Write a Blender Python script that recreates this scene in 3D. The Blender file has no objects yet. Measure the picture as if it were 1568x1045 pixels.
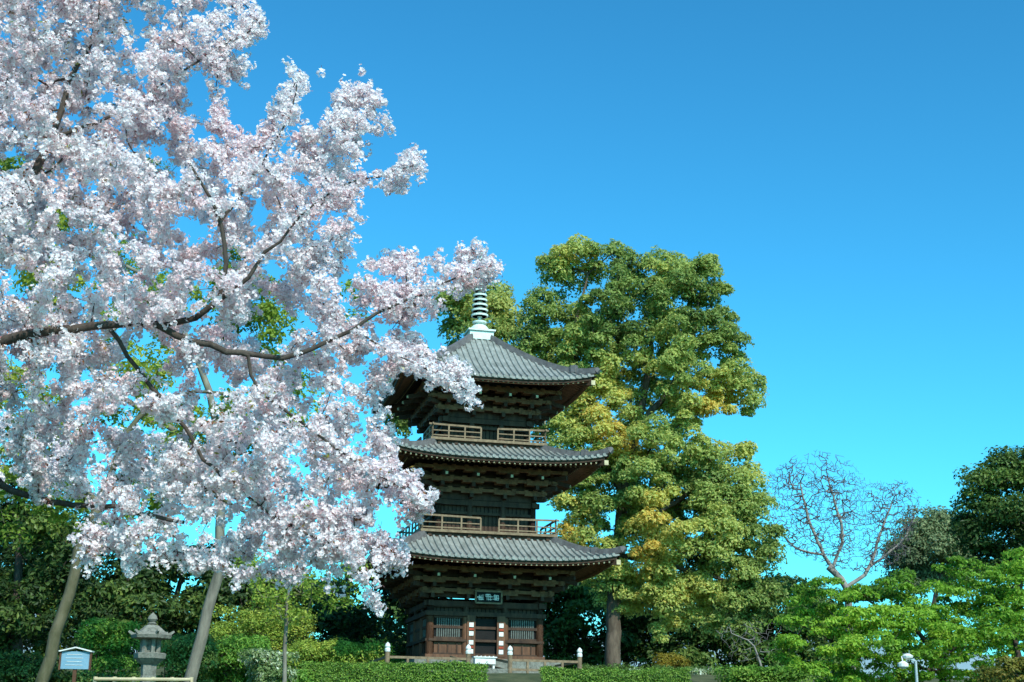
import bpy, math, random
import numpy as np
from mathutils import Vector, Matrix, noise
rng=np.random.default_rng(7); random.seed(7)
PIT=math.radians(15.6); CP,SP=math.cos(PIT),math.sin(PIT); F=2178.0; ZC=1.6
ROLL=math.radians(.8); CR,SR=math.cos(ROLL),math.sin(ROLL)
def W(px,py,Y):
    # survey reading (bearing, elevation) + distance -> position on site in metres
    a=(px-784)/F; b=(522.5-py)/F; u=a*CR-b*SR; v=a*SR+b*CR; d=CP-v*SP
    return np.array([u*Y/d, Y, ZC+Y*(SP+v*CP)/d])
def gz(y): return float(np.interp(y,[-50,10,42,49,400],[0,0,2.5,3.72,3.72]))
scene=bpy.context.scene
def link(o,parent=None):
    scene.collection.objects.link(o)
    if parent: o.parent=parent
    return o
def empty(name,loc=(0,0,0),rz=0):
    e=bpy.data.objects.new(name,None); e.location=loc; e.rotation_euler=(0,0,rz); e.empty_display_size=.2
    return link(e)
# ---------------- materials
def newmat(name):
    m=bpy.data.materials.new(name); m.use_nodes=True; nt=m.node_tree; nt.nodes.clear()
    return m,nt,nt.nodes.new('ShaderNodeOutputMaterial')
def ramp(nt,stops):
    r=nt.nodes.new('ShaderNodeValToRGB'); e=r.color_ramp.elements
    while len(e)<len(stops): e.new(.5)
    for i,(p,c) in enumerate(stops): e[i].position=p; e[i].color=(*c,1)
    return r
def leafmat(name,stops,trans=.35,rough=.5,spec=.3):
    m,nt,out=newmat(name)
    a=nt.nodes.new('ShaderNodeAttribute'); a.attribute_name='tint'
    r=ramp(nt,stops); nt.links.new(a.outputs['Fac'],r.inputs[0])
    p=nt.nodes.new('ShaderNodeBsdfPrincipled'); p.inputs['Roughness'].default_value=rough
    p.inputs['Specular IOR Level'].default_value=spec
    t=nt.nodes.new('ShaderNodeBsdfTranslucent'); mx=nt.nodes.new('ShaderNodeMixShader'); mx.inputs[0].default_value=trans
    nt.links.new(r.outputs[0],p.inputs['Base Color']); nt.links.new(r.outputs[0],t.inputs['Color'])
    nt.links.new(p.outputs[0],mx.inputs[1]); nt.links.new(t.outputs[0],mx.inputs[2]); nt.links.new(mx.outputs[0],out.inputs[0])
    return m
def surf(name,c1,c2,scale=4,rough=.8,bump=.2,stretch=(1,1,1),metal=0):
    m,nt,out=newmat(name)
    tc=nt.nodes.new('ShaderNodeTexCoord'); mp=nt.nodes.new('ShaderNodeMapping'); mp.inputs['Scale'].default_value=stretch
    n=nt.nodes.new('ShaderNodeTexNoise'); n.inputs['Scale'].default_value=scale; n.inputs['Detail'].default_value=6; n.inputs['Roughness'].default_value=.65
    nt.links.new(tc.outputs['Object'],mp.inputs[0]); nt.links.new(mp.outputs[0],n.inputs['Vector'])
    r=ramp(nt,[(.3,c1),(.7,c2)]); nt.links.new(n.outputs[0],r.inputs[0])
    p=nt.nodes.new('ShaderNodeBsdfPrincipled'); p.inputs['Roughness'].default_value=rough; p.inputs['Metallic'].default_value=metal
    p.inputs['Specular IOR Level'].default_value=.3
    b=nt.nodes.new('ShaderNodeBump'); b.inputs['Strength'].default_value=bump; b.inputs['Distance'].default_value=.05
    nt.links.new(n.outputs[0],b.inputs['Height']); nt.links.new(b.outputs[0],p.inputs['Normal'])
    nt.links.new(r.outputs[0],p.inputs['Base Color']); nt.links.new(p.outputs[0],out.inputs[0])
    return m
M={}
M['bark']=surf('bark_dark',(.03,.02,.016),(.10,.075,.06),9,.9,.6,(1,1,.4))
M['barkL']=surf('bark_light',(.10,.09,.07),(.26,.23,.18),5,.9,.5,(1,1,.3))
M['barkM']=surf('bark_mossy',(.05,.055,.02),(.15,.13,.08),5,.9,.5,(1,1,.4))
M['barkC']=surf('bark_camphor',(.05,.035,.025),(.15,.11,.08),5,.9,.5,(1,1,.3))
M['barkP']=surf('bark_pale',(.16,.135,.12),(.32,.28,.25),3,.9,.3)
M['wood']=surf('weathered_wood',(.026,.013,.008),(.085,.044,.025),5,.75,.3,(1,1,.3))
M['wood2']=surf('eave_wood',(.08,.036,.017),(.24,.112,.05),5,.75,.3)
M['wood3']=surf('sunlit_tone_wood',(.06,.027,.015),(.18,.08,.04),5,.7,.3,(1,1,.25))  # sunlit tone of ground-floor timber put into the colour; sign post reuses it
M['rail']=surf('rail_wood',(.12,.08,.045),(.29,.20,.12),6,.7,.3)
M['tile']=surf('roof_tile',(.14,.145,.13),(.31,.31,.285),3,.5,.2)
M['tile2']=surf('roof_ridge_tile',(.09,.075,.075),(.19,.165,.16),5,.5,.3)
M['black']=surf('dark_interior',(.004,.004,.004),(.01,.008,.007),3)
M['copper']=surf('verdigris',(.50,.60,.55),(.72,.78,.72),8,.6,.2)
M['stone']=surf('stone',(.10,.10,.08),(.27,.26,.22),9,.9,.6)
M['white']=surf('white_paint',(.60,.60,.56),(.78,.78,.74),6,.6,.1)
M['lattice']=surf('lattice',(.07,.08,.07),(.15,.16,.14),6)
M['red']=surf('red_paint',(.3,.04,.02),(.45,.08,.04),5)
M['ochre']=surf('ochre_ends',(.42,.34,.2),(.6,.5,.32),5)
M['metal']=surf('grey_metal',(.35,.37,.38),(.5,.52,.53),6,.4,.05,metal=.3)
M['bluesign']=surf('sign_face',(.14,.28,.38),(.22,.38,.48),2)
# ---------------- mesh helpers
def npmesh(name,V,Q,mat,parent=None,tint=None,smooth=False):
    V=np.ascontiguousarray(V,dtype=np.float32).reshape(-1,3); Q=np.ascontiguousarray(Q,dtype=np.int32); k=Q.shape[1]
    me=bpy.data.meshes.new(name); me.vertices.add(len(V)); me.vertices.foreach_set('co',V.ravel())
    me.loops.add(Q.size); me.loops.foreach_set('vertex_index',Q.ravel())
    me.polygons.add(len(Q)); me.polygons.foreach_set('loop_start',np.arange(len(Q),dtype=np.int32)*k)
    me.polygons.foreach_set('use_smooth',np.full(len(Q),bool(smooth)))
    if tint is not None:
        a=me.attributes.new('tint','FLOAT','POINT'); a.data.foreach_set('value',np.ascontiguousarray(tint,dtype=np.float32))
    me.update(calc_edges=True); me.materials.append(mat)
    return link(bpy.data.objects.new(name,me),parent)
class MB:
    def __init__(s): s.v=[]; s.f=[]
    def add(s,v,f):
        o=len(s.v); s.v+= [tuple(map(float,p)) for p in v]; s.f+=[tuple(i+o for i in q) for q in f]
    def box(s,c,d,rz=0):
        x,y,z=d[0]/2,d[1]/2,d[2]/2; C,S=math.cos(rz),math.sin(rz); v=[]
        for k in (-z,z):
            for (a,b) in ((-x,-y),(x,-y),(x,y),(-x,y)): v.append((c[0]+a*C-b*S,c[1]+a*S+b*C,c[2]+k))
        s.add(v,[(3,2,1,0),(4,5,6,7),(0,1,5,4),(1,2,6,5),(2,3,7,6),(3,0,4,7)])
    def beam(s,p0,p1,w,h,w1=None,h1=None):
        p0=Vector(p0);p1=Vector(p1);d=(p1-p0).normalized()
        a=d.cross(Vector((0,0,1)))
        if a.length<1e-4:a=Vector((1,0,0))
        a.normalize(); b=a.cross(d); w1=w1 or w; h1=h1 or h; v=[]
        for p,ww,hh in((p0,w,h),(p1,w1,h1)):
            for i,j in((-1,-1),(1,-1),(1,1),(-1,1)): v.append(p+a*i*ww/2+b*j*hh/2)
        s.add(v,[(3,2,1,0),(4,5,6,7),(0,1,5,4),(1,2,6,5),(2,3,7,6),(3,0,4,7)])
    def cyl(s,p0,p1,r0,r1,n=12):
        p0=Vector(p0);p1=Vector(p1);d=(p1-p0).normalized(); a=d.orthogonal().normalized(); b=d.cross(a); v=[]
        for p,r in((p0,r0),(p1,r1)):
            for i in range(n):
                t=2*math.pi*i/n; v.append(p+a*math.cos(t)*r+b*math.sin(t)*r)
        s.add(v,[(i,(i+1)%n,n+(i+1)%n,n+i) for i in range(n)]+[tuple(range(n))[::-1],tuple(range(n,2*n))])
    def lathe(s,c,prof,n=12,rot=0):
        v=[]
        for r,z in prof:
            for i in range(n):
                t=2*math.pi*i/n+rot; v.append((c[0]+r*math.cos(t),c[1]+r*math.sin(t),c[2]+z))
        f=[]
        for j in range(len(prof)-1):
            for i in range(n): f.append((j*n+i,j*n+(i+1)%n,(j+1)*n+(i+1)%n,(j+1)*n+i))
        f.append(tuple(range(n))[::-1]); f.append(tuple(range((len(prof)-1)*n,len(prof)*n)))
        s.add(v,f)
    def out(s,name,mat,parent=None):
        me=bpy.data.meshes.new(name); me.from_pydata(s.v,[],s.f); me.update(); me.materials.append(mat)
        return link(bpy.data.objects.new(name,me),parent)
def tubes(name,P0,P1,R0,R1,mat,parent,n=6):
    P0=np.asarray(P0);P1=np.asarray(P1); D=P1-P0; L=np.linalg.norm(D,axis=1,keepdims=True)+1e-9; D=D/L
    P1=P1+D*np.minimum(R1[:,None]*.5,L*.3)
    up=np.where(np.abs(D[:,2:3])>.9,np.array([[1.,0,0]]),np.array([[0,0,1.]]))
    A=np.cross(D,up);A/=np.linalg.norm(A,axis=1,keepdims=True);B=np.cross(D,A)
    t=np.arange(n)*2*np.pi/n; cs,sn=np.cos(t)[None,:,None],np.sin(t)[None,:,None]
    ring=A[:,None]*cs+B[:,None]*sn
    V=np.concatenate([P0[:,None]+ring*R0[:,None,None],P1[:,None]+ring*R1[:,None,None]],axis=1)
    i=np.arange(n); q=np.stack([i,(i+1)%n,n+(i+1)%n,n+i],axis=1)
    Q=(q[None]+(np.arange(len(P0))*2*n)[:,None,None]).reshape(-1,4)
    return npmesh(name,V,Q,mat,parent,smooth=True)
def unit(a): return a/(np.linalg.norm(a,axis=-1,keepdims=True)+1e-9)
def leaves(name,P,N,L,Wd,tint,mat,parent):
    n=len(P); T=unit(np.cross(N,rng.normal(size=(n,3)))); B=np.cross(N,T)
    L=(L*rng.uniform(.6,1.3,n))[:,None]; Wd=(Wd*rng.uniform(.6,1.3,n))[:,None]
    V=np.stack([P-T*L,P+B*Wd+N*Wd*.35,P+T*L,P-B*Wd+N*Wd*.35],axis=1)
    Q=np.arange(4*n).reshape(-1,4)
    return npmesh(name,V,Q,mat,parent,tint=np.repeat(np.clip(tint,0,1),4))
def clumps(name,C,R,per,L,Wd,ct,mat,parent,flat=.75,shell=.6,tv=.12):
    C=np.asarray(C); n=len(C); D=unit(rng.normal(size=(n,per,3))); D[...,2]=np.where(D[...,2]<-.35,-D[...,2],D[...,2])
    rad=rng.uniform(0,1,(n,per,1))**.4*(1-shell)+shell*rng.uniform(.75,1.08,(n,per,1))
    R=np.asarray(R)[:,None,None]*np.ones((n,1,1))
    lump=1+.25*np.sin(D[...,0:1]*5+C[:,None,0:1]*7)*np.sin(D[...,1:2]*5+C[:,None,2:3]*5)
    P=C[:,None]+D*rad*R*lump*np.array([1,1,flat])
    N=unit(D+np.array([0,0,.35])+rng.normal(size=D.shape)*.55)
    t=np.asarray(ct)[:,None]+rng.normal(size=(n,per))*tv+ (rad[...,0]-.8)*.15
    return leaves(name,P.reshape(-1,3),N.reshape(-1,3),L,Wd,t.ravel(),mat,parent)
# ---------------- crown sampling & growth
def inpoly(P,x,z):
    ins=np.zeros(len(x),bool); dist=np.full(len(x),1e9); n=len(P)
    for i in range(n):
        x1,z1=P[i];x2,z2=P[(i+1)%n]
        c=((z1>z)!=(z2>z))&(x<(x2-x1)*(z-z1)/(z2-z1+1e-12)+x1); ins^=c
        dx,dz=x2-x1,z2-z1; t=np.clip(((x-x1)*dx+(z-z1)*dz)/(dx*dx+dz*dz+1e-12),0,1)
        dist=np.minimum(dist,np.hypot(x-x1-t*dx,z-z1-t*dz))
    return ins,dist
def crown(poly,Y,n,tmax,t0,slope,nscale=1.,thr=-.2,holes=(),lean=0,minsp=0):
    P=np.array([W(a,b,Y)[[0,2]] for a,b in poly]); H=[(W(a,b,Y)[[0,2]],r*Y/F,k) for a,b,r,k in holes]
    lo,hi=P.min(0),P.max(0); out=[]
    while len(out)<n:
        x=rng.uniform(lo[0],hi[0],2000);z=rng.uniform(lo[1],hi[1],2000)
        ins,d=inpoly(P,x,z); th=np.minimum(tmax,t0+slope*d); y=Y+rng.uniform(-1,1,2000)*th
        for i in np.nonzero(ins)[0]:
            if noise.noise(Vector((x[i],y[i],z[i]))*nscale)<thr: continue
            if any(math.hypot(x[i]-h[0][0],z[i]-h[0][1])<h[1] and random.random()<h[2] for h in H): continue
            p=np.array([x[i],y[i],z[i]])
            if minsp and out and np.min(np.sum((np.array(out[-400:])-p)**2,axis=1))<minsp*minsp: 
                if random.random()<.9: continue
            out.append(p)
            if len(out)>=n: break
    return np.array(out)
def grow(mains,att,step,rtip,jit=.12,power=.5):
    X=np.zeros((60000,3)); par=[];fix=[];dirs=[];n=0
    for pts,r0,r1 in mains:
        pts=[np.array(p,float) for p in pts]; seg=[]
        ext=[2*pts[0]-pts[1]]+pts+[2*pts[-1]-pts[-2]]
        for i in range(1,len(ext)-2):
            m=max(1,int(np.linalg.norm(ext[i+1]-ext[i])/step))
            for j in range(m):
                t=j/m;a,b,c,d=ext[i-1:i+3]
                seg.append(.5*((2*b)+(c-a)*t+(2*a-5*b+4*c-d)*t*t+(3*b-a-3*c+d)*t**3))
        seg.append(pts[-1])
        if n>0: prev=int(np.argmin(np.sum((X[:n]-seg[0])**2,axis=1)))
        else: prev=-1
        for k,p in enumerate(seg):
            if k and k<len(seg)-1: p=p+rng.normal(size=3)*step*jit*.5
            X[n]=p;par.append(prev);fix.append(r0+(r1-r0)*k/max(1,len(seg)-1)); dirs.append(unit(p-X[prev]) if prev>=0 else np.array([0,0,1.])); prev=n;n+=1
    nm=n
    d=np.array([np.min(np.sum((X[:nm]-a)**2,axis=1)) for a in att]); order=np.argsort(d+rng.uniform(0,.02,len(d))*d.max())
    for a in att[order]:
        q=int(np.argmin(np.sum((X[:n]-a)**2,axis=1))); p0=X[q].copy(); D=np.linalg.norm(a-p0)
        if D<step*.3: continue
        c=p0+dirs[q]*D*.35*rng.uniform(.3,1)+(a-p0)*.25; m=max(1,int(D/step)); prev=q
        for k in range(1,m+1):
            t=k/m; p=(1-t)**2*p0+2*t*(1-t)*c+t*t*a
            if k<m:p=p+rng.normal(size=3)*step*jit
            X[n]=p;par.append(prev);fix.append(0);dirs.append(unit(p-X[prev]));prev=n;n+=1
    w=np.zeros(n)
    for i in range(n-1,-1,-1):
        if w[i]==0:w[i]=1
        if par[i]>=0:w[par[i]]+=w[i]
    r=np.maximum(rtip*w**power,np.array(fix)); 
    mx=np.array(fix); r[:nm]=np.maximum(mx[:nm],np.minimum(r[:nm],mx[:nm]*1.3))
    for i in range(nm,n): r[i]=min(r[i],r[par[i]]*.9)
    return X[:n].copy(),np.array(par),r,nm
def branches(name,X,par,r,mat,parent,n=6):
    i=np.nonzero(par>=0)[0]; tubes(name,X[par[i]],X[i],np.where(r[par[i]]>r[i]*2,r[i]*1.3,r[par[i]]),r[i],mat,parent,n)
# ---------------- camera, sky, sun
cd=bpy.data.cameras.new('camera'); cam=link(bpy.data.objects.new('camera',cd)); cd.lens=50; cd.sensor_width=36; cd.clip_end=3000
cam.matrix_world=Matrix.Translation((0,0,ZC))@Matrix.Rotation(math.pi/2+PIT,4,'X')@Matrix.Rotation(ROLL,4,'Z'); scene.camera=cam
EL,AZ=math.radians(42),math.radians(26)
sv=Vector((math.sin(AZ)*math.cos(EL),-math.cos(AZ)*math.cos(EL),math.sin(EL)))
sd=bpy.data.lights.new('sun','SUN'); sd.energy=5; sd.angle=math.radians(.5); sd.color=(1,.96,.88)
so=link(bpy.data.objects.new('sun',sd)); so.rotation_euler=(-sv).to_track_quat('-Z','Y').to_euler()
w=bpy.data.worlds.new("World"); scene.world=w; w.use_nodes=True; nt=w.node_tree; bg=nt.nodes['Background']
sky=nt.nodes.new('ShaderNodeTexSky'); sky.sky_type='NISHITA'; sky.sun_disc=False; sky.sun_elevation=EL; sky.sun_rotation=math.pi-AZ
sky.air_density=1.0; sky.dust_density=1.0; sky.ozone_density=1.0
mul=nt.nodes.new('ShaderNodeMix'); mul.data_type='RGBA'; mul.blend_type='MULTIPLY'; mul.inputs[0].default_value=1; mul.inputs[7].default_value=(.25,1.06,1.18,1)
gm=nt.nodes.new('ShaderNodeGamma'); gm.inputs[1].default_value=1.3
nt.links.new(sky.outputs[0],gm.inputs[0]); nt.links.new(gm.outputs[0],mul.inputs[6]); nt.links.new(mul.outputs[2],bg.inputs[0]); bg.inputs[1].default_value=.125
scene.view_settings.view_transform='Standard'; scene.view_settings.look='None'; scene.view_settings.exposure=0
# ---------------- ground
ys=np.concatenate([np.arange(-60,60,1.),[70,100,200,400,1500]]); xs=np.concatenate([[-900,-300,-100,-60,-40],np.arange(-30,31,2.),[40,60,100,300,900.]])
V=[(x,y,gz(y)+(.12*noise.noise(Vector((x*.3,y*.3,0))) if -50<y<60 else 0)) for y in ys for x in xs]; nx=len(xs)
Q=[(j*nx+i,j*nx+i+1,(j+1)*nx+i+1,(j+1)*nx+i) for j in range(len(ys)-1) for i in range(nx-1)]
npmesh('ground',V,Q,surf('grass_ground',(.025,.04,.012),(.10,.10,.045),1.5,.95,.4),smooth=True)
mb=MB(); n=60; xs=np.linspace(-500,600,n)
hv=[]
for x in xs:
    h=36+13*noise.noise(Vector((x*.008,3,0)))+5*noise.noise(Vector((x*.04,7,0)))
    hv+= [(x,380,0),(x,440,h*.8),(x,520,h),(x,700,0)]
mb.add(hv,[(i*4+j,(i+1)*4+j,(i+1)*4+j+1,i*4+j+1) for i in range(n-1) for j in range(3)])
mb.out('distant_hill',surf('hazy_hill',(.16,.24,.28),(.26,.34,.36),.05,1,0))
# ================= PAGODA
pag=empty('pagoda',(W(724,1000,57)[0],57,4.1),math.radians(13.5))
T=MB();T2=MB();WD=MB();EV=MB();RL=MB();W3=MB();BK=MB();ST=MB();OC=MB();CU=MB();WH=MB();LT=MB();RD=MB()
def rotk(k):
    a=k*math.pi/2; C,S=math.cos(a),math.sin(a); return lambda p:(p[0]*C-p[1]*S,p[0]*S+p[1]*C,p[2])
def roof(re,rt,ze,zt,L,rb):
    g=lambda t:t*1.32-.32*t*t
    def S(x,t,dz=0,dr=0):
        r=rt+(re-rt)*t; q=min(1.02,abs(x)/re); z=zt-(zt-ze)*g(t)+L*q**3*t*t
        return (x,-(r+.1*q**4*t+dr),z+dz)
    for k in range(4):
        R=rotk(k); NX,NT=28,8; v=[];f=[]
        for j in range(NT+1):
            t=j/NT;r=rt+(re-rt)*t
            for i in range(NX+1): v.append(R(S((-1+2*i/NX)*r,t)))
        f=[(j*(NX+1)+i,(j+1)*(NX+1)+i,(j+1)*(NX+1)+i+1,j*(NX+1)+i+1) for j in range(NT) for i in range(NX)]
        T.add(v,f)
        sp=.24; m=int(re/sp)
        for a in range(-m,m+1):
            x=a*sp; t0=max(0,(abs(x)-rt)/(re-rt))
            if t0>.97: continue
            v=[];N=8
            for j in range(N+1):
                t=t0+(1-t0)*j/N; e=.03 if j==N else 0
                for dx,dz in((-.06,0),(-.04,.07),(.04,.07),(.06,0)): 
                    p=S(x,t,dz,e); v.append(R((p[0]+dx,p[1],p[2])))
            T.add(v,[(j*4+i,j*4+4+i,j*4+5+i,j*4+1+i) for j in range(N) for i in range(3)]+[(N*4,N*4+3,N*4+2,N*4+1)])
            p=S(x,1,-.02,.035); T.add([R((p[0]+.065*math.cos(q),p[1],p[2]+.065*math.sin(q)+.03)) for q in np.arange(8)*math.pi/4],[tuple(range(8))])
        def band(mbx,z0,z1,dr0,dr1,N=28):
            v=[]
            for i in range(N+1):
                x=(-1+2*i/N)
                a=S(x*(re+dr0),1,z0,dr0);b=S(x*(re+dr1),1,z1,dr1); v+=[R(a),R(b)]
            mbx.add(v,[(2*i,2*i+1,2*i+3,2*i+2) for i in range(N)])
        band(T,0,-.07,.0,.0); band(EV,-.07,-.075,.0,-.06); band(WD,-.075,-.19,-.06,-.08); band(WD,-.19,-.2,-.08,-.3)
        v=[]; N=20; tin=(rb+.5-rt)/(re-rt)
        ts=[1+(max(tin,.02)-1)*q/4 for q in range(5)]
        for q,t in enumerate(ts):
            r=rt+(re-rt)*t-.1
            for i in range(N+1):
                p=S((-1+2*i/N)*r,t,-.24,-.1); v.append(R(p))
        EV.add(v,[(j*(N+1)+i,j*(N+1)+i+1,(j+1)*(N+1)+i+1,(j+1)*(N+1)+i) for j in range(4) for i in range(N)])
        m=int((re-.15)/.2)
        for a in range(-m,m+1):
            x=a*.2
            for (ro,dz,w_) in((.14,-.25,.075),(.85,-.37,.085)):
                to=(re-ro-rt)/(re-rt); ti=max(tin,(abs(x)-rt)/(re-rt)+.02)
                if ti>to-.05: continue
                po=S(x,to,dz);pi=S(x,ti,dz-.02); (EV if ro<.5 else WD).beam(R(po),R(pi),w_,.09)
                pe=S(x,to,dz,.012+.0); OC.box(R((x,pe[1]-.004,pe[2])),(.055,.02,.06) if k%2==0 else (.02,.055,.06))
        v0=None
        for i in range(25):
            x=(-1+2*i/24)*(re-.8); p=S(x,(re-.8-rt)/(re-rt),-.3); p=R(p)
            if v0: WD.beam(v0,p,.1,.1)
            v0=p
        pr=None
        for j in range(13):
            t=j/12; r=rt+(re-rt)*t; p=S(r,t,.1+.06*t**6,0); q=R((r+.1*t,p[1],p[2]))
            if pr:T2.beam(pr,q,.2,.24)
            pr=q
        T2.beam(pr,(pr[0]*1.02,pr[1]*1.02,pr[2]+.08),.2,.26,.08,.12)
        a=S(re-.05,1,-.3);b=S(rb,tin,-.3); WD.beam(R((re-.05,-(re-.05),a[2])),R((rb+.2,-(rb+.2),b[2]-.1)),.2,.22)
        OC.box(R((re-.02,-(re-.02),a[2])),(.16,.16,.18))
        p=S(re*.82,.82,.22); T2.box(R((re*.84,-(re*.84),p[2])),(.22,.22,.3),math.pi/4)
def brackets(rb,z0,z1,cols):
    H=(z1-z0)/3.2
    for k in range(4):
        R=rotk(k); sw=(lambda d:d) if k%2==0 else (lambda d:(d[1],d[0],d[2]))
        WD.box(R((0,-rb-.02,z0-.12)),sw((2*rb+.5,.2,.2)))
        for j in range(3):
            out=.33*(j+1); z=z0+.12+j*H
            l=rb+out; EV.beam(R((-l-.15,-l,z+H*.62)),R((l+.15,-l,z+H*.62)),.13,.12)
            WD.box(R((0,-rb-.03-.003*j,z+H*.45)),sw((2*rb,.1,H*.9)))
            for x in cols:
                WD.beam(R((x,-rb,z)),R((x,-rb-out-.12,z+.02)),.13,.16)
                for o in([0]+[.33*(q+1) for q in range(j+1)])[-2:]:
                    EV.beam(R((x-.42,-rb-o,z+.16)),R((x+.42,-rb-o,z+.16)),.11,.12)
                    for dx in(-.36,0,.36):
                        EV.box(R((x+dx,-rb-o,z+.28)),sw((.17,.17,.11)))
            WD.beam(R((rb,-rb,z)),R((rb+out+.1,-rb-out-.1,z+.02)),.14,.16)
            EV.box(R((rb+out,-rb-out,z+.2)),(.2,.2,.14))
        for x in cols:
            WD.beam(R((x,-rb,z1-.12)),R((x,-rb-1.5,z1-.42)),.12,.15); OC.box(R((x,-rb-1.51,z1-.42)),(.09,.09,.1))
def balcony(r,z,hr,gap):
    for k in range(4):
        R=rotk(k); sw=(lambda d:d) if k%2==0 else (lambda d:(d[1],d[0],d[2]))
        RL.beam(R((-r-.06,-r,z)),R((r+.06,-r,z)),.14,.1)
        WD.box(R((0,-(r-.35),z-.005)),sw((2*r-.3,.6,.07)))
        WD.beam(R((-r+.1,-r+.14,z-.16)),R((r-.1,-r+.14,z-.16)),.14,.2)
        for x in np.linspace(-r+.3,r-.3,7): WD.box(R((x,-r+.08,z-.13)),(.14,.14,.14))
        for s in(-1,1):
            a,b=s*gap,s*(r)
            for zz,hh,ex in((.13,.045,0),(.32,.04,0),(hr,.07,.14)):
                RL.beam(R((a,-r,z+zz)),R((b+s*ex,-r,z+zz+(.05 if ex else 0))),.055,hh)
            for x in np.linspace(a,b,4)[:]:
                RL.box(R((x,-r,z+hr/2)),(.06,.06,hr))
def body(rb,z0,z1,cols):
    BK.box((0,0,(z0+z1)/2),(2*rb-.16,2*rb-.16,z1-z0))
    for k in range(4):
        R=rotk(k); sw=(lambda d:d) if k%2==0 else (lambda d:(d[1],d[0],d[2]))
        for x in cols: WD.cyl(R((x,-rb,z0)),R((x,-rb,z1)),.13,.12,12)
        for zz,h in((z0+.12,.16),(z0+(z1-z0)*.55,.1),(z1-.1,.2)): WD.box(R((0,-rb+.0,zz)),sw((2*rb-.1,.17,h)))
        for x in np.arange(-rb+.15,rb-.1,.16): WD.box(R((x,-rb+.07,(z0+z1)/2)),sw((.13,.04,z1-z0-.1)))
roof(4.55,2.45,3.9,4.9,.32,2.13)
roof(4.2,2.15,7.75,8.52,.30,1.9)
roof(3.8,.42,10.98,13.35,.30,1.72)
c1=[-2.13,-.76,.76,2.13];c2=[-1.88,-.66,.66,1.88];c3=[-1.68,-.6,.6,1.68]
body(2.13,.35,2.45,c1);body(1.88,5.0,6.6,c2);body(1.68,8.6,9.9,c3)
brackets(2.13,2.5,3.72,c1);brackets(1.88,6.4,7.58,c2);brackets(1.68,9.7,10.83,c3)
balcony(2.62,5.06,.55,.36);balcony(2.27,8.7,.52,.34)
for z,r in((4.9,2.3),(8.5,2.0)):WD.box((0,0,z),(2*r,2*r,.25))
ST.box((0,0,-.11),(5.6,5.6,.78)); ST.box((0,0,.31),(5.3,5.3,.07))
for k in range(4):
    R=rotk(k); sw=(lambda d:d) if k%2==0 else (lambda d:(d[1],d[0],d[2]))
    W3.box(R((0,-2.25,.42)),sw((4.6,.12,.14))); WD.box(R((0,-2.26,2.0)),sw((4.7,.12,.16))); WD.box(R((0,-2.25,1.02)),sw((4.4,.1,.09)))
    for x in c1: W3.cyl(R((x,-2.13,.35)),R((x,-2.13,1.9)),.15,.145,14)  # lower columns sleeved in the painted sunlit wood tone
    for s in(-1,1):
        cx=s*1.44
        W3.box(R((cx,-2.14,.7)),sw((1.05,.06,.5)))
        for x in(cx-.35,cx,cx+.35): WD.box(R((x,-2.18,.7)),sw((.05,.05,.5)))
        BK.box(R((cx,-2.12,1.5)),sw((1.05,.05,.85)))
        for x in np.linspace(cx-.42,cx+.42,11): LT.box(R((x,-2.17,1.48)),sw((.045,.045,.76)))
        for zz in(1.1,1.88): WD.box(R((cx,-2.2,zz)),sw((1.1,.07,.08)))
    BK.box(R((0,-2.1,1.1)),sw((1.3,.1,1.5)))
    if k: W3.box(R((0,-2.16,1.15)),sw((1.2,.06,1.5)))
for s in(-1,1):
    W3.box((s*.58,-2.3,1.2),(.32,.07,1.5))
    for zz in(.62,.95,1.28,1.6): WH.box((s*.58,-2.345,zz),(.17,.03,.16))
    for zz in(.78,1.44): RD.box((s*.58,-2.35,zz),(.18,.03,.07))
BK.box((0,-2.62,2.62),(.98,.06,.42))
for a,b,c,d in((0,.22,1.06,.06),(0,-.22,1.06,.06),(-.5,0,.06,.5),(.5,0,.06,.5)): RL.box((a,-2.64,2.62+b),(c,.08,d))
for gx in(-.3,0,.3):
    for _ in range(5):
        WH.box((gx+random.uniform(-.07,.07),-2.662-.002*_,2.62+random.uniform(-.11,.11)),(.17,.01,.025))
    for _ in range(3): WH.box((gx-.07+.07*_,-2.68,2.62+random.uniform(-.03,.03)),(.022,.01,.2))
CU.box((0,0,13.52),(1.0,1.0,.34)); CU.box((0,0,13.74),(1.15,1.15,.07)); CU.lathe((0,0,13.78),[(.42,0),(.4,.12),(.28,.26),(.16,.32),(.3,.38),(.3,.44),(.12,.48)],16)
CU.cyl((0,0,13.8),(0,0,17.2),.07,.035,8)
for i in range(9):
    z=14.45+i*.22; r=.36-.017*i
    CU.lathe((0,0,z),[(r-.06,0),(r,0),(r,.075),(r-.06,.075),(r-.06,0)],20); CU.lathe((0,0,z-.03),[(.11,0),(.11,.14)],8)
    for a in range(4): CU.beam((.05*math.cos(a*1.571),.05*math.sin(a*1.571),z+.04),((r-.02)*math.cos(a*1.571),(r-.02)*math.sin(a*1.571),z+.04),.03,.04)
for a in range(4):
    q=a*math.pi/2; CU.beam((.03*math.cos(q),.03*math.sin(q),16.5),(.22*math.cos(q),.22*math.sin(q),16.75),.02,.2); CU.beam((.22*math.cos(q),.22*math.sin(q),16.7),(.02*math.cos(q),.02*math.sin(q),17.05),.02,.12)
CU.lathe((0,0,17.05),[(.03,0),(.1,.06),(.04,.13),(.1,.2),(.08,.28),(.01,.38)],10)
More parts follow.
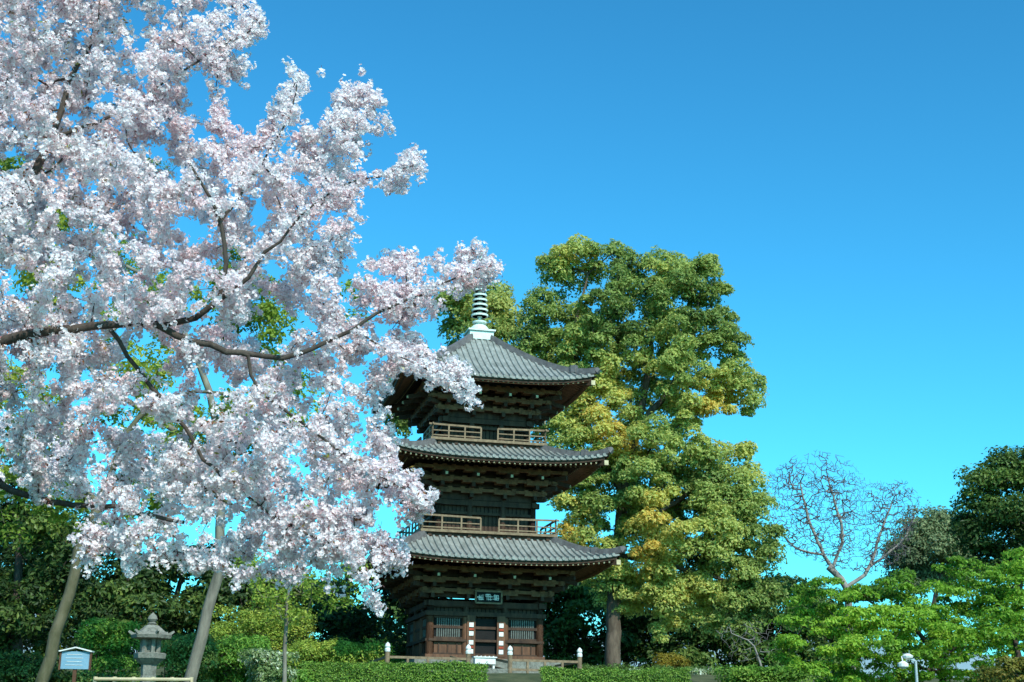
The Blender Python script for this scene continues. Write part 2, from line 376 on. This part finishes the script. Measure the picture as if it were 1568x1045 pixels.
for m_,nm,mt in((T,'roof_tiles','tile'),(T2,'roof_ridges','tile2'),(WD,'timber_frame','wood'),(EV,'eave_timbers','wood2'),(RL,'balcony_railings','rail'),(W3,'door_panels','wood3'),(BK,'dark_interior','black'),(ST,'stone_podium','stone'),(OC,'rafter_ends','ochre'),(CU,'finial','copper'),(WH,'white_fittings','white'),(LT,'lattice_windows','lattice'),(RD,'red_fittings','red')):
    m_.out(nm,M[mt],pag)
# fence and steps around the pagoda
fen=empty('wooden_fence',(W(724,1000,57)[0],57,3.76),math.radians(13.5))
A=MB();B=MB()
yy=-6.0
def post(x,y,big=1):
    A.cyl((x,y,-1),(x,y,.66),.085*big,.085*big,10); B.lathe((x,y,.66),[(.095,0),(.1,.08),(.075,.12),(.1,.18),(.075,.26),(.01,.32)],10)
PX=(-4.3,-1.45,.05,2.6)
for x in PX: post(x,yy)
for x0,x1 in((PX[0],PX[1]),(PX[2],PX[3])):
    for z in(.16,.48): A.beam((x0,yy,z),(x1,yy,z),.07,.08)
    for x in np.linspace(x0,x1,5)[1:-1]: A.box((x,yy,.1),(.08,.08,.8))
for x in(PX[0],PX[3]):
    for z in(.16,.48): A.beam((x,yy,z),(x,3,z),.07,.08)
    for y in(0,3): post(x,y)
for x in(PX[1],PX[2]):
    for z in(.1,.4): A.beam((x,yy,z),(x,-2.9,z+.3),.07,.09)
A.out('posts_and_rails',M['rail'],fen);B.out('post_caps',M['white'],fen)
stp=MB(); sx=W(747,1000,50)[0]
for i in range(5): stp.box((sx,48.6+.35*i,3.25+.12*i),(1.4,.38,.3))
stp.out('stone_steps',M['stone'])
box=MB(); box.box((0,0,.35),(.75,.35,.22)); box.box((0,0,.48),(.85,.42,.04)); 
for i in range(5): box.box((-.3+.15*i,0,.51),(.04,.36,.03))
for x in(-.32,.32): box.box((x,0,.05),(.07,.25,.4))
o=box.out('offering_box',M['white']); o.location=(W(742,1000,52.3)[0],52.3,3.9); o.rotation_euler[2]=.2
# ================= TREES
blos=leafmat('cherry_petals',[(0,(.35,.08,.07)),(.08,(.76,.44,.47)),(.25,(.90,.75,.78)),(.6,(.94,.85,.86)),(1,(.96,.92,.92))],.48,.7,.1)
redleaf=leafmat('young_red_leaves',[(0,(.12,.04,.02)),(.5,(.34,.14,.05)),(1,(.25,.30,.05))],.4)
def flower_clusters(K=6,nf=12):
    res=[]
    for k in range(K):
        V=[];Tn=[];Qs=[];o=0
        for i in range(nf):
            d=unit(rng.normal(size=3)); c=d*rng.uniform(.025,.062)*np.array([1,1,1.0]); N=unit(d+rng.normal(size=3)*.35)
            t=unit(np.cross(N,rng.normal(size=3)));b=np.cross(N,t); R=rng.uniform(.018,.026); a0=rng.uniform(0,6)
            V.append(c-N*.004);Tn.append(.17)
            for j in range(5):
                a=a0+j*2*math.pi/5; V.append(c+(t*math.cos(a)+b*math.sin(a))*R+N*.006);Tn.append(rng.uniform(.7,1))
            for j in range(5):
                a=a0+(j+.5)*2*math.pi/5; V.append(c+(t*math.cos(a)+b*math.sin(a))*R*.68+N*.002);Tn.append(.65)
            for j in range(5): Qs.append((o,o+6+(j-1)%5,o+1+j,o+6+j))
            o+=11
        for i in range(2):
            c=rng.normal(size=3)*.02; d=unit(rng.normal(size=3))*.03; e=rng.normal(size=3)*.005
            V+=[c,c+d+e,c+d*1.1,c+d-e];Tn+=[.02]*4;Qs.append((o,o+1,o+2,o+3));o+=4
        res.append((np.array(V),np.array(Tn),np.array(Qs)))
    return res
FC=flower_clusters()
def blossoms(name,P,parent,smin=.75,smax=1.25):
    n=len(P); k=len(FC); ax=unit(rng.normal(size=(n,4))); w,x,y,z=ax.T
    R=np.stack([1-2*(y*y+z*z),2*(x*y-z*w),2*(x*z+y*w),2*(x*y+z*w),1-2*(x*x+z*z),2*(y*z-x*w),2*(x*z-y*w),2*(y*z+x*w),1-2*(x*x+y*y)],axis=1).reshape(n,3,3)
    R=R*rng.uniform(smin,smax,n)[:,None,None]; Vs=[];Qs=[];Ts=[];o=0
    tt=np.array([noise.noise(Vector(p)*1.1) for p in P])*.3
    for j in range(k):
        idx=np.arange(j,n,k); v,t,q=FC[j]; VV=np.einsum('nij,vj->nvi',R[idx],v)+P[idx][:,None]
        Vs.append(VV.reshape(-1,3)); Ts.append((t[None]+tt[idx][:,None]*(t[None]>.1)+rng.normal(size=(len(idx),1))*.07*(t[None]>.1)).ravel())
        Qs.append((q[None]+(np.arange(len(idx))*len(v))[:,None,None]+o).reshape(-1,4)); o+=len(idx)*len(v)
    npmesh(name,np.concatenate(Vs),np.concatenate(Qs),blos,parent,tint=np.clip(np.concatenate(Ts),0,1))
def along(X,par,r,nm,per_m,rmax=.02,off=.05,dens=None):
    i=np.nonzero((par>=0)&(r<rmax))[0]; L=np.linalg.norm(X[i]-X[par[i]],axis=1); c=rng.poisson(L*per_m)
    idx=np.repeat(i,c); t=rng.uniform(0,1,len(idx))[:,None]; P=X[par[idx]]*(1-t)+X[idx]*t
    return P+rng.normal(size=P.shape)*off
Yc=14.
def line(l,y0=14,y1=14): 
    n=len(l); return [W(a,b,y0+(y1-y0)*i/(n-1)) for i,(a,b) in enumerate(l)]
cherry=empty('cherry_tree')
tx,ty=-6.3,15.2
root=np.array([tx,ty,gz(ty)-.2])
mains=[
 ([root,root+[.1,-.1,1.2],root+[.25,-.3,2.3],W(-90,560,14.2)],.26,.13),
 ([W(-90,560,14.2)]+line([(0,522),(60,510),(165,498),(240,497),(300,487),(335,460),(346,400),(335,345),(322,300),(290,250)],13.6,13.0),.07,.012),
 (line([(335,460),(380,425),(402,385),(430,370)],13.1,13.1),.028,.014),
 (line([(430,370),(465,325),(520,288),(580,270),(630,255)],13.2,13.3),.014,.006),
 (line([(240,497),(300,524),(370,543),(430,548),(480,535),(540,505),(600,470),(690,430),(750,405)],13.2,13.6),.038,.006),
 (line([(380,545),(400,600),(450,640),(520,690),(600,740),(650,765)],13.3,13.6),.018,.006),
 ([W(-90,560,14.2)]+line([(-60,420),(0,325),(50,268),(78,210),(110,120),(150,40),(160,-60)],13.4,13.9),.06,.012),
 (line([(165,500),(215,570),(270,640),(330,720),(420,790),(520,840),(570,900)],13.5,13.8),.02,.006),
 ([root+[.2,-.2,1.9]]+line([(-60,700),(0,742),(60,765),(130,775),(200,782),(280,800)],14.9,13.7),.065,.018),
 (line([(78,210),(170,180),(260,120),(340,70),(400,40)],13.8,13.9),.016,.005),
 (line([(335,345),(400,250),(440,180),(455,120)],13.3,13.5),.012,.005),
 (line([(540,505),(600,540),(660,570),(720,600)],13.5,13.4),.012,.005),
]
poly=[(-260,-160),(330,-160),(365,0),(425,18),(415,45),(388,60),(392,100),(345,150),(350,195),(400,215),(415,150),(440,140),(455,95),(480,135),(520,108),(545,140),(575,128),(590,165),(627,170),(605,230),(660,245),(625,287),(548,290),(552,340),(560,385),(640,388),(712,375),(765,398),(742,440),(695,480),(640,515),(700,560),(745,600),(710,620),(640,580),(595,575),(575,612),(590,640),(622,700),(672,770),(640,800),(598,790),(622,860),(595,930),(565,932),(520,905),(500,870),(440,895),(380,875),(345,925),(310,880),(240,855),(205,885),(160,850),(110,868),(95,850),(140,800),(60,735),(0,720),(-150,700),(-260,600)]
holes=[(230,575,60,.85),(330,600,52,.72),(160,690,40,.45),(470,600,45,.6),(500,690,40,.3),(300,430,30,.55),(430,475,38,.55),(250,770,45,.35),(70,600,55,.65),(120,430,30,.35),(400,520,50,.45),(200,520,50,.55)]
att=crown(poly,Yc,2900,1.3,.08,.8,nscale=2.2,thr=-.16,holes=holes)
X,par,r,nm=grow(mains,att,.15,.0022,.14,.5)
branches('branches',X,par,r,M['bark'],cherry,5)
P=np.concatenate([along(X,par,r,nm,38,.013,.042),along(X,par,r,nm,3,.06,.08)])
blossoms('blossoms',P,cherry,.74,1.22)
sel=P[(P[:,2]<W(0,600,14)[2])|(P[:,0]<-4.)]; sel=sel[rng.choice(len(sel),min(2200,len(sel)),False)]
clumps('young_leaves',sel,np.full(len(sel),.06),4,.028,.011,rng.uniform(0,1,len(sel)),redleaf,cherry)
# --- second cherry further back, low and left
ch2=empty('cherry_tree'); ch2.name='cherry_tree.001'
b2=W(62,1045,24); b2[2]=gz(24)-.1; b2[0]-=.25
mains=[([b2]+line([(65,1045),(95,940),(133,820),(165,740)],24,24),.12,.08),
 (line([(165,740),(230,720),(330,760),(430,820)],24,23.5),.06,.02),(line([(150,770),(80,700),(0,660)],24,24),.06,.02),(line([(165,740),(210,640),(300,600),(400,620)],24,24),.06,.02)]
att=crown([(-120,620),(80,640),(300,680),(420,640),(520,680),(560,760),(540,850),(430,880),(330,850),(220,840),(110,820),(40,740),(-120,740)],24,480,1.6,.3,.6,1.,-.05)
X,par,r,nm=grow(mains,att,.3,.004,.12)
branches('branches',X,par,r,M['barkM'],ch2)
P=along(X,par,r,nm,17,.03,.07); blossoms('blossoms',P,ch2,1.0,1.6)
def leafy(name,poly,Y,n,trunk,tmax,slope,R,per,leaf,stops,bark='bark',tintf=None,flat=.75,thr=-.2,nscale=.3,holes=(),rtip=.012,step=.6,t0=.8,trans=.4,minsp=0,tv=.12):
    e=empty(name)
    att=crown(poly,Y,n,tmax,t0,slope,nscale,thr,holes,minsp=minsp)
    X,par,r,nm=grow(trunk,att,step,rtip,.12); branches('trunk_and_limbs',X,par,r,M[bark],e,7)
    ct=np.array([.45+.6*noise.noise(Vector(p)*.35)+ (tintf(p) if tintf else 0) for p in att])
    mat=leafmat(name+'_leaves',stops,trans)
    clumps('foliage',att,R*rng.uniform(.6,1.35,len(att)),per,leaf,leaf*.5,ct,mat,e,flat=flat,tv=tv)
    return e
def up(px0,Y,pts,dx=0):
    p=W(px0,1045,Y); p[2]=gz(Y)-.3; return [p]+[W(a,b,Y) for a,b in pts]
camph=[(0,(.10,.16,.04)),(.28,(.28,.37,.09)),(.55,(.50,.55,.15)),(.8,(.70,.64,.16)),(1,(.80,.56,.12))]
poly=[(855,388),(880,376),(915,386),(950,376),(985,402),(1020,390),(1052,386),(1095,408),(1105,440),(1130,490),(1138,540),(1165,590),(1155,625),(1120,650),(1110,668),(1150,690),(1155,750),(1190,795),(1185,840),(1200,880),(1195,930),(1165,965),(1120,985),(1060,960),(1010,985),(960,960),(905,900),(880,890),(860,820),(850,740),(835,650),(880,610),(840,585),(800,560),(795,520),(822,500),(808,475),(830,440),(825,408)]
Yk=70
z520=W(0,520,Yk)[2]
tf=lambda p: .3*noise.noise(Vector(p)*.16+Vector((5,0,0))) + (-.08 if p[2]>z520 else .06)
holes=[(975,480,26,.9),(905,455,22,.9),(1000,640,28,.8),(1085,560,20,.8),(940,640,18,.8),(1050,470,20,.8),(870,600,22,.9),(1100,655,20,.8),(985,590,20,.8),(930,830,25,.7),(1040,880,18,.6),(1015,420,16,.8),(870,500,16,.8),(975,400,14,.8)]
leafy('camphor_tree',poly,Yk,850,[(up(938,Yk,[(938,950),(945,850),(960,720),(985,610),(1000,500)]),.42,.12),([W(955,760,Yk),W(900,650,Yk),W(880,520,Yk),W(900,420,Yk)],.2,.05),([W(975,660,Yk),W(1050,560,Yk),W(1070,450,Yk)],.2,.05),([W(950,820,Yk),W(1050,760,Yk),W(1130,720,Yk)],.2,.05),([W(945,850,Yk),W(1080,880,Yk),W(1150,900,Yk)],.15,.05)],
 3.8,.7,.60,340,.10,camph,'barkC',tintf=tf,thr=-.2,nscale=.4,holes=holes,rtip=.014,minsp=.75,t0=.5,flat=.85,trans=.5)
leafy('broadleaf_tree',[(665,470),(700,445),(735,430),(780,450),(800,500),(840,520),(870,600),(870,720),(600,700),(610,560),(650,500)],76,150,[(up(760,76,[(760,900),(755,700),(745,520)]),.4,.08)],3,.6,.8,260,.13,[(0,(.10,.16,.04)),(.5,(.34,.42,.11)),(1,(.58,.56,.16))],thr=0,nscale=.4,rtip=.012,trans=.5)
yg=[(0,(.06,.12,.015)),(.5,(.28,.38,.05)),(1,(.56,.56,.09))]
leafy('zelkova_tree',[(-100,200),(60,260),(150,330),(230,250),(330,380),(450,430),(560,440),(550,500),(470,600),(480,660),(300,720),(250,780),(120,830),(-100,860)],36,430,[(up(290,36,[(293,1040),(318,940),(338,870),(335,740),(320,600),(250,450),(150,380)]),.17,.04),([W(335,740,36),W(430,600,36),W(500,500,36)],.08,.03),([W(330,700,36),W(180,600,36),W(60,500,36)],.09,.03)],
 3,.5,.42,120,.07,yg,'barkL',thr=.0,nscale=.5,rtip=.008,step=.45,trans=.5)
leafy('young_tree',[(380,820),(500,800),(560,880),(540,930),(420,960),(360,900)],33,50,[(up(431,33,[(433,1040),(438,960),(443,900),(445,840)]),.06,.03)],1,.5,.35,70,.05,yg,'barkL',thr=-.1,nscale=.6,rtip=.006,step=.4)
dk=[(0,(.010,.022,.007)),(.4,(.035,.07,.018)),(.7,(.11,.17,.035)),(1,(.27,.33,.06))]  # yellow-green end paints sunlit spots into the dark leaf colours
def trunkset(pxs,Y,top,r=.25): return [(up(a,Y,[(a+random.uniform(-6,6),950),(a+random.uniform(-20,20),top)]),r,r*.4) for a in pxs]
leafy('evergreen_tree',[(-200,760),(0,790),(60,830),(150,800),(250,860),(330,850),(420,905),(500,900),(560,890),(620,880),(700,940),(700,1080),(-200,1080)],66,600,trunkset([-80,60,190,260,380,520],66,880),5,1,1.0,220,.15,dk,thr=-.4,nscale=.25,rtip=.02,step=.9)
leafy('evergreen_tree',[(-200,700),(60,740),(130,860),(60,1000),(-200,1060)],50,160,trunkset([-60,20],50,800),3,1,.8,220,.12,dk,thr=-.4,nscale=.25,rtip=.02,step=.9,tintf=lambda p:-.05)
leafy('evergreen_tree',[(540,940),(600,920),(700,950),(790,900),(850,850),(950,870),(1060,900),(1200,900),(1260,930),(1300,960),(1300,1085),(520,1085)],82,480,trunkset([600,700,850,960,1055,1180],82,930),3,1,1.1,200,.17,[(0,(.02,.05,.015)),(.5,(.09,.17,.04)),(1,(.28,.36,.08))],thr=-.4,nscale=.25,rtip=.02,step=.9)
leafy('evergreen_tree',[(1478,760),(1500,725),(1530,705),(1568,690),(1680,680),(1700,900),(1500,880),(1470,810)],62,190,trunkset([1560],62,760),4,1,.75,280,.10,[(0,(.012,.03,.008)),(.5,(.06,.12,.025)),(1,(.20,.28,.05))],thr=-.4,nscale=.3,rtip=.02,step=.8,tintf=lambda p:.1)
leafy('broadleaf_tree',[(1370,850),(1390,805),(1420,788),(1450,795),(1480,830),(1500,900),(1380,910)],88,110,trunkset([1430],88,850),3,.8,1.0,240,.12,[(0,(.07,.10,.05)),(.5,(.19,.24,.11)),(1,(.34,.38,.17))],thr=-.35,nscale=.3,rtip=.02,step=.8)
mp=[(0,(.05,.12,.015)),(.4,(.21,.39,.035)),(.8,(.39,.58,.06)),(1,(.53,.66,.10))]
leafy('maple_tree',[(1195,1090),(1200,960),(1225,915),(1262,872),(1290,905),(1335,895),(1380,880),(1420,885),(1445,850),(1490,872),(1520,855),(1600,850),(1720,900),(1720,1110)],41,600,[(up(1440,41,[(1440,1020),(1400,960),(1330,920)]),.12,.03),(up(1560,41,[(1555,980),(1520,900)]),.12,.03),([W(1440,1010,41),W(1500,960,41),W(1550,900,41)],.06,.02),([W(1440,1030,41),W(1320,1000,41),W(1230,960,41)],.05,.015)],
 2.5,.9,.38,180,.06,mp,flat=.5,thr=-.25,nscale=.7,rtip=.006,step=.4,minsp=.3,trans=.5)
# bare tree
bare=empty('bare_tree')
Yb=78
mains=[(up(1305,Yb,[(1300,960),(1296,900),(1270,870)]),.27,.18),([W(1296,900,Yb),W(1262,850,Yb),W(1240,800,Yb),W(1225,740,Yb)],.13,.03),([W(1275,870,Yb),W(1290,820,Yb),W(1275,760,Yb),W(1265,720,Yb)],.10,.02),([W(1296,900,Yb),W(1330,870,Yb),W(1350,810,Yb),W(1370,760,Yb)],.13,.02),([W(1262,850,Yb),W(1220,840,Yb),W(1190,810,Yb)],.07,.02),([W(1330,870,Yb),W(1380,830,Yb),W(1400,790,Yb)],.07,.02)]
att=crown([(1160,760),(1175,725),(1215,700),(1250,690),(1300,705),(1325,735),(1350,740),(1385,735),(1410,760),(1405,800),(1390,850),(1340,880),(1280,870),(1220,850),(1180,810)],Yb,4200,3,.6,.8,.3,-.5)
X,par,r,nm=grow(mains,att,.35,.0125,.10,.34); 
big=r>.035; i=np.nonzero((par>=0)&big)[0]; j=np.nonzero((par>=0)&~big)[0]
tubes('trunk_and_limbs',X[par[i]],X[i],np.minimum(r[par[i]],r[i]*1.4),r[i],M['barkP'],bare,6)
tubes('twigs',X[par[j]],X[j],np.minimum(r[par[j]],r[j]*1.4),r[j],surf('twig_bark',(.08,.065,.07),(.16,.13,.14),3),bare,4)
bs=empty('bare_sapling')
att=crown([(1095,960),(1150,945),(1200,960),(1195,1010),(1120,1015)],50,200,.8,.3,.5,.8,-.5)
X,par,r,nm=grow([(up(1170,50,[(1168,1030),(1155,990),(1120,970)]),.05,.015)],att,.25,.004,.12,.45); branches('trunk_and_limbs',X,par,r,M['barkP'],bs,5)
# shrubs
def shrub(name,px0,px1,pyt,Y,stops,R=.4,n=40,leaf=.05,per=170):
    c=[W(px0,pyt+12,Y),W(px1,pyt+12,Y)]; z1=c[0][2]; z0=gz(Y); P=np.stack([rng.uniform(c[0][0],c[1][0],n),Y+rng.uniform(-.8,.8,n),z0+(z1-z0)*rng.uniform(0,1,n)**.5],axis=1)
    e=empty(name); X,par,r,nm=grow([([P.mean(0)*[1,1,0]+[0,0,z0-.1],P.mean(0)*[1,1,0]+[0,0,z0+.3]],.05,.03)],P,.3,.008)
    branches('stems',X,par,r,M['bark'],e,5)
    clumps('foliage',P,R*rng.uniform(.7,1.2,n),per,leaf,leaf*.55,.5+rng.normal(size=n)*.15,leafmat(name+'_leaves',stops),e)
gs=[(0,(.035,.10,.012)),(.5,(.14,.30,.035)),(1,(.32,.46,.07))]; gs2=[(0,(.04,.09,.02)),(1,(.22,.32,.07))]; wf=[(0,(.06,.12,.03)),(.55,(.20,.28,.09)),(.75,(.5,.55,.35)),(1,(.72,.75,.6))]
shrub('green_shrub',140,205,948,44,gs,n=60); shrub('green_shrub',245,330,968,42,gs2,n=60)
shrub('green_shrub',340,400,975,43,gs,n=50); shrub('flowering_shrub',385,440,990,40,wf,n=45,R=.3)
shrub('green_shrub',440,590,980,56,yg,n=110,R=.5); shrub('green_shrub',-20,90,1000,40,dk,n=60)
shrub('green_shrub',330,470,930,60,yg,n=80,R=.6)
shrub('flowering_shrub',945,1010,1026,50,wf,n=40,R=.3); shrub('flowering_shrub',1062,1110,1024,50,wf,n=40,R=.3)
shrub('golden_shrub',1010,1045,1000,62,[(0,(.1,.1,.01)),(1,(.4,.28,.03))],n=30); shrub('golden_shrub',1520,1590,1005,34,[(0,(.06,.1,.01)),(1,(.3,.24,.04))],n=50,R=.3)
shrub('green_shrub',1110,1230,1020,46,gs,n=60,R=.4); shrub('green_shrub',560,610,1000,60,gs,n=30); shrub('green_shrub',890,1100,1016,58,gs2,n=120,R=.4)
shrub('green_shrub',300,470,1020,44,gs,n=70,R=.35); shrub('green_shrub',0,220,1030,41,gs2,n=90,R=.35)
# hedges
hm=leafmat('hedge_leaves',[(0,(.03,.075,.01)),(.5,(.13,.25,.03)),(1,(.29,.42,.06))],.3)
def hedge(px0,px1,pyt,Y):
    a=W(px0,pyt,Y);b=W(px1,pyt,Y); z0=gz(Y)-.3; n=28000; dy=1.3
    u=rng.uniform(0,1,n); side=rng.uniform(0,1,n)<.55
    top=a[2]+(b[2]-a[2])*u*.6
    x=a[0]+(b[0]-a[0])*u; z=np.where(side,z0+(top-z0)*rng.uniform(0,1,n),top); y=np.where(side,Y,Y+dy*rng.uniform(0,1,n))
    P=np.stack([x,y,z],1); P+=rng.normal(size=P.shape)*.04; P[:,2]+=np.array([.12*noise.noise(Vector((p[0]*1.2,p[1],0))) for p in P]); P[:,1]+=np.array([.1*noise.noise(Vector((p[0]*2,p[2]*3,4))) for p in P])
    N=unit(np.where(side[:,None],np.array([[0,-1,.3]]),np.array([[0,0,1.]]))+rng.normal(size=P.shape)*.5)
    e=empty('hedge'); m=MB(); zt=min(a[2],b[2]); m.box(((a[0]+b[0])/2,Y+dy/2+.08,(z0+zt-.14)/2),(b[0]-a[0]-.1,dy-.15,zt-.14-z0)); m.out('dark_core',M['bark'],e)  # plain dark box added inside the hedge, behind the leaf shell
    leaves('leaves',P,N,.035,.02,.5+.4*rng.normal(size=n)*.6,hm,e)
hedge(462,745,1018,44.5); hedge(830,1056,1027,44.5)
# ================= stone lantern
x,y,z=W(226,1045,36); g=gz(36); lan=MB(); top=W(226,940,36)[2]; H=top-g; s=H/2.5
k=6
lan.lathe((0,0,0),[(.5*s,0),(.5*s,.18*s),(.42*s,.25*s),(.24*s,.32*s),(.2*s,.5*s),(.19*s,.8*s),(.22*s,.88*s),(.19*s,.96*s),(.2*s,1.22*s),(.26*s,1.27*s),(.4*s,1.38*s),(.42*s,1.5*s),(.36*s,1.52*s)],k)
for i in range(6):
    a=i*math.pi/3; lan.box((.21*s*math.cos(a),.21*s*math.sin(a),1.68*s),(.09*s,.09*s,.36*s),a)
lan.lathe((0,0,0),[(.15*s,1.51*s),(.15*s,1.87*s)],6)
lan.lathe((0,0,0),[(.25*s,1.85*s),(.5*s,1.88*s),(.53*s,1.96*s),(.34*s,2.06*s),(.17*s,2.2*s),(.08*s,2.23*s)],6)
lan.lathe((0,0,0),[(.07*s,2.2*s),(.13*s,2.25*s),(.07*s,2.28*s),(.13*s,2.36*s),(.1*s,2.44*s),(.01*s,2.53*s)],12)
for i in range(6):
    a=i*math.pi/3; lan.beam((.45*s*math.cos(a),.45*s*math.sin(a),1.97*s),(.58*s*math.cos(a),.58*s*math.sin(a),2.06*s),.08*s,.08*s,.04*s,.05*s)
o=lan.out('stone_lantern',M['stone']); o.location=(x,y,g)
# sign
sg=empty('notice_board',(W(113,1045,30)[0],30,gz(30))); zb=W(113,1025,30)[2]-gz(30); zt=W(113,998,30)[2]-gz(30)
a=MB();b=MB();c=MB(); a.box((0,0,zb/2),(.07,.05,zb+.1)); b.box((0,-.03,(zb+zt)/2),(.58,.03,zt-zb)); 
c.beam((-.34,0,zt),(0,0,zt+.08),.2,.025);c.beam((.34,0,zt),(0,0,zt+.08),.2,.025)
for q in range(4): c.box((-.02,-.05,zb+.08+q*.07),(.36-.05*(q%2),.004,.008))
for sx_ in(-.31,.31): a.box((sx_,-.03,(zb+zt)/2),(.035,.06,zt-zb+.04))
a.out('post',M['wood3'],sg);b.out('panel',M['bluesign'],sg);c.out('frame',M['white'],sg)
# bamboo rail
br=MB(); y=31; g=gz(y); p=W(145,1040,y);q=W(292,1041,y)
br.cyl(p,q,.035,.035,8)
br.cyl(p-[0,0,.35],q-[0,0,.35],.03,.03,8)
for t in np.linspace(0,1,6):
    v=p+(q-p)*t; br.cyl((v[0],v[1]+.05,g-.1),(v[0],v[1]+.05,v[2]+.05),.045,.045,8)
br.out('bamboo_fence',M['ochre'])
# lamp
y=38; p=W(1392,1012,y); lp=empty('street_lamp',(W(1404,1045,y)[0],y,gz(y))); h=p[2]-gz(y)
a=MB();b=MB(); a.cyl((0,0,-.1),(0,0,h),.05,.035,10); a.beam((0,0,h),(-.35,0,h+.1),.04,.04)
b.lathe((-.2,0,h+.02),[(.04,0),(.13,.05),(.15,.1),(.05,.16)],12); b.lathe((-.36,-.1,h-.22),[(.05,0),(.14,.06),(.14,.14),(.04,.2)],12); a.beam((-.36,0,h+.1),(-.36,-.1,h-.05),.03,.03)
a.out('pole',M['metal'],lp); b.out('lamp_heads',M['white'],lp)
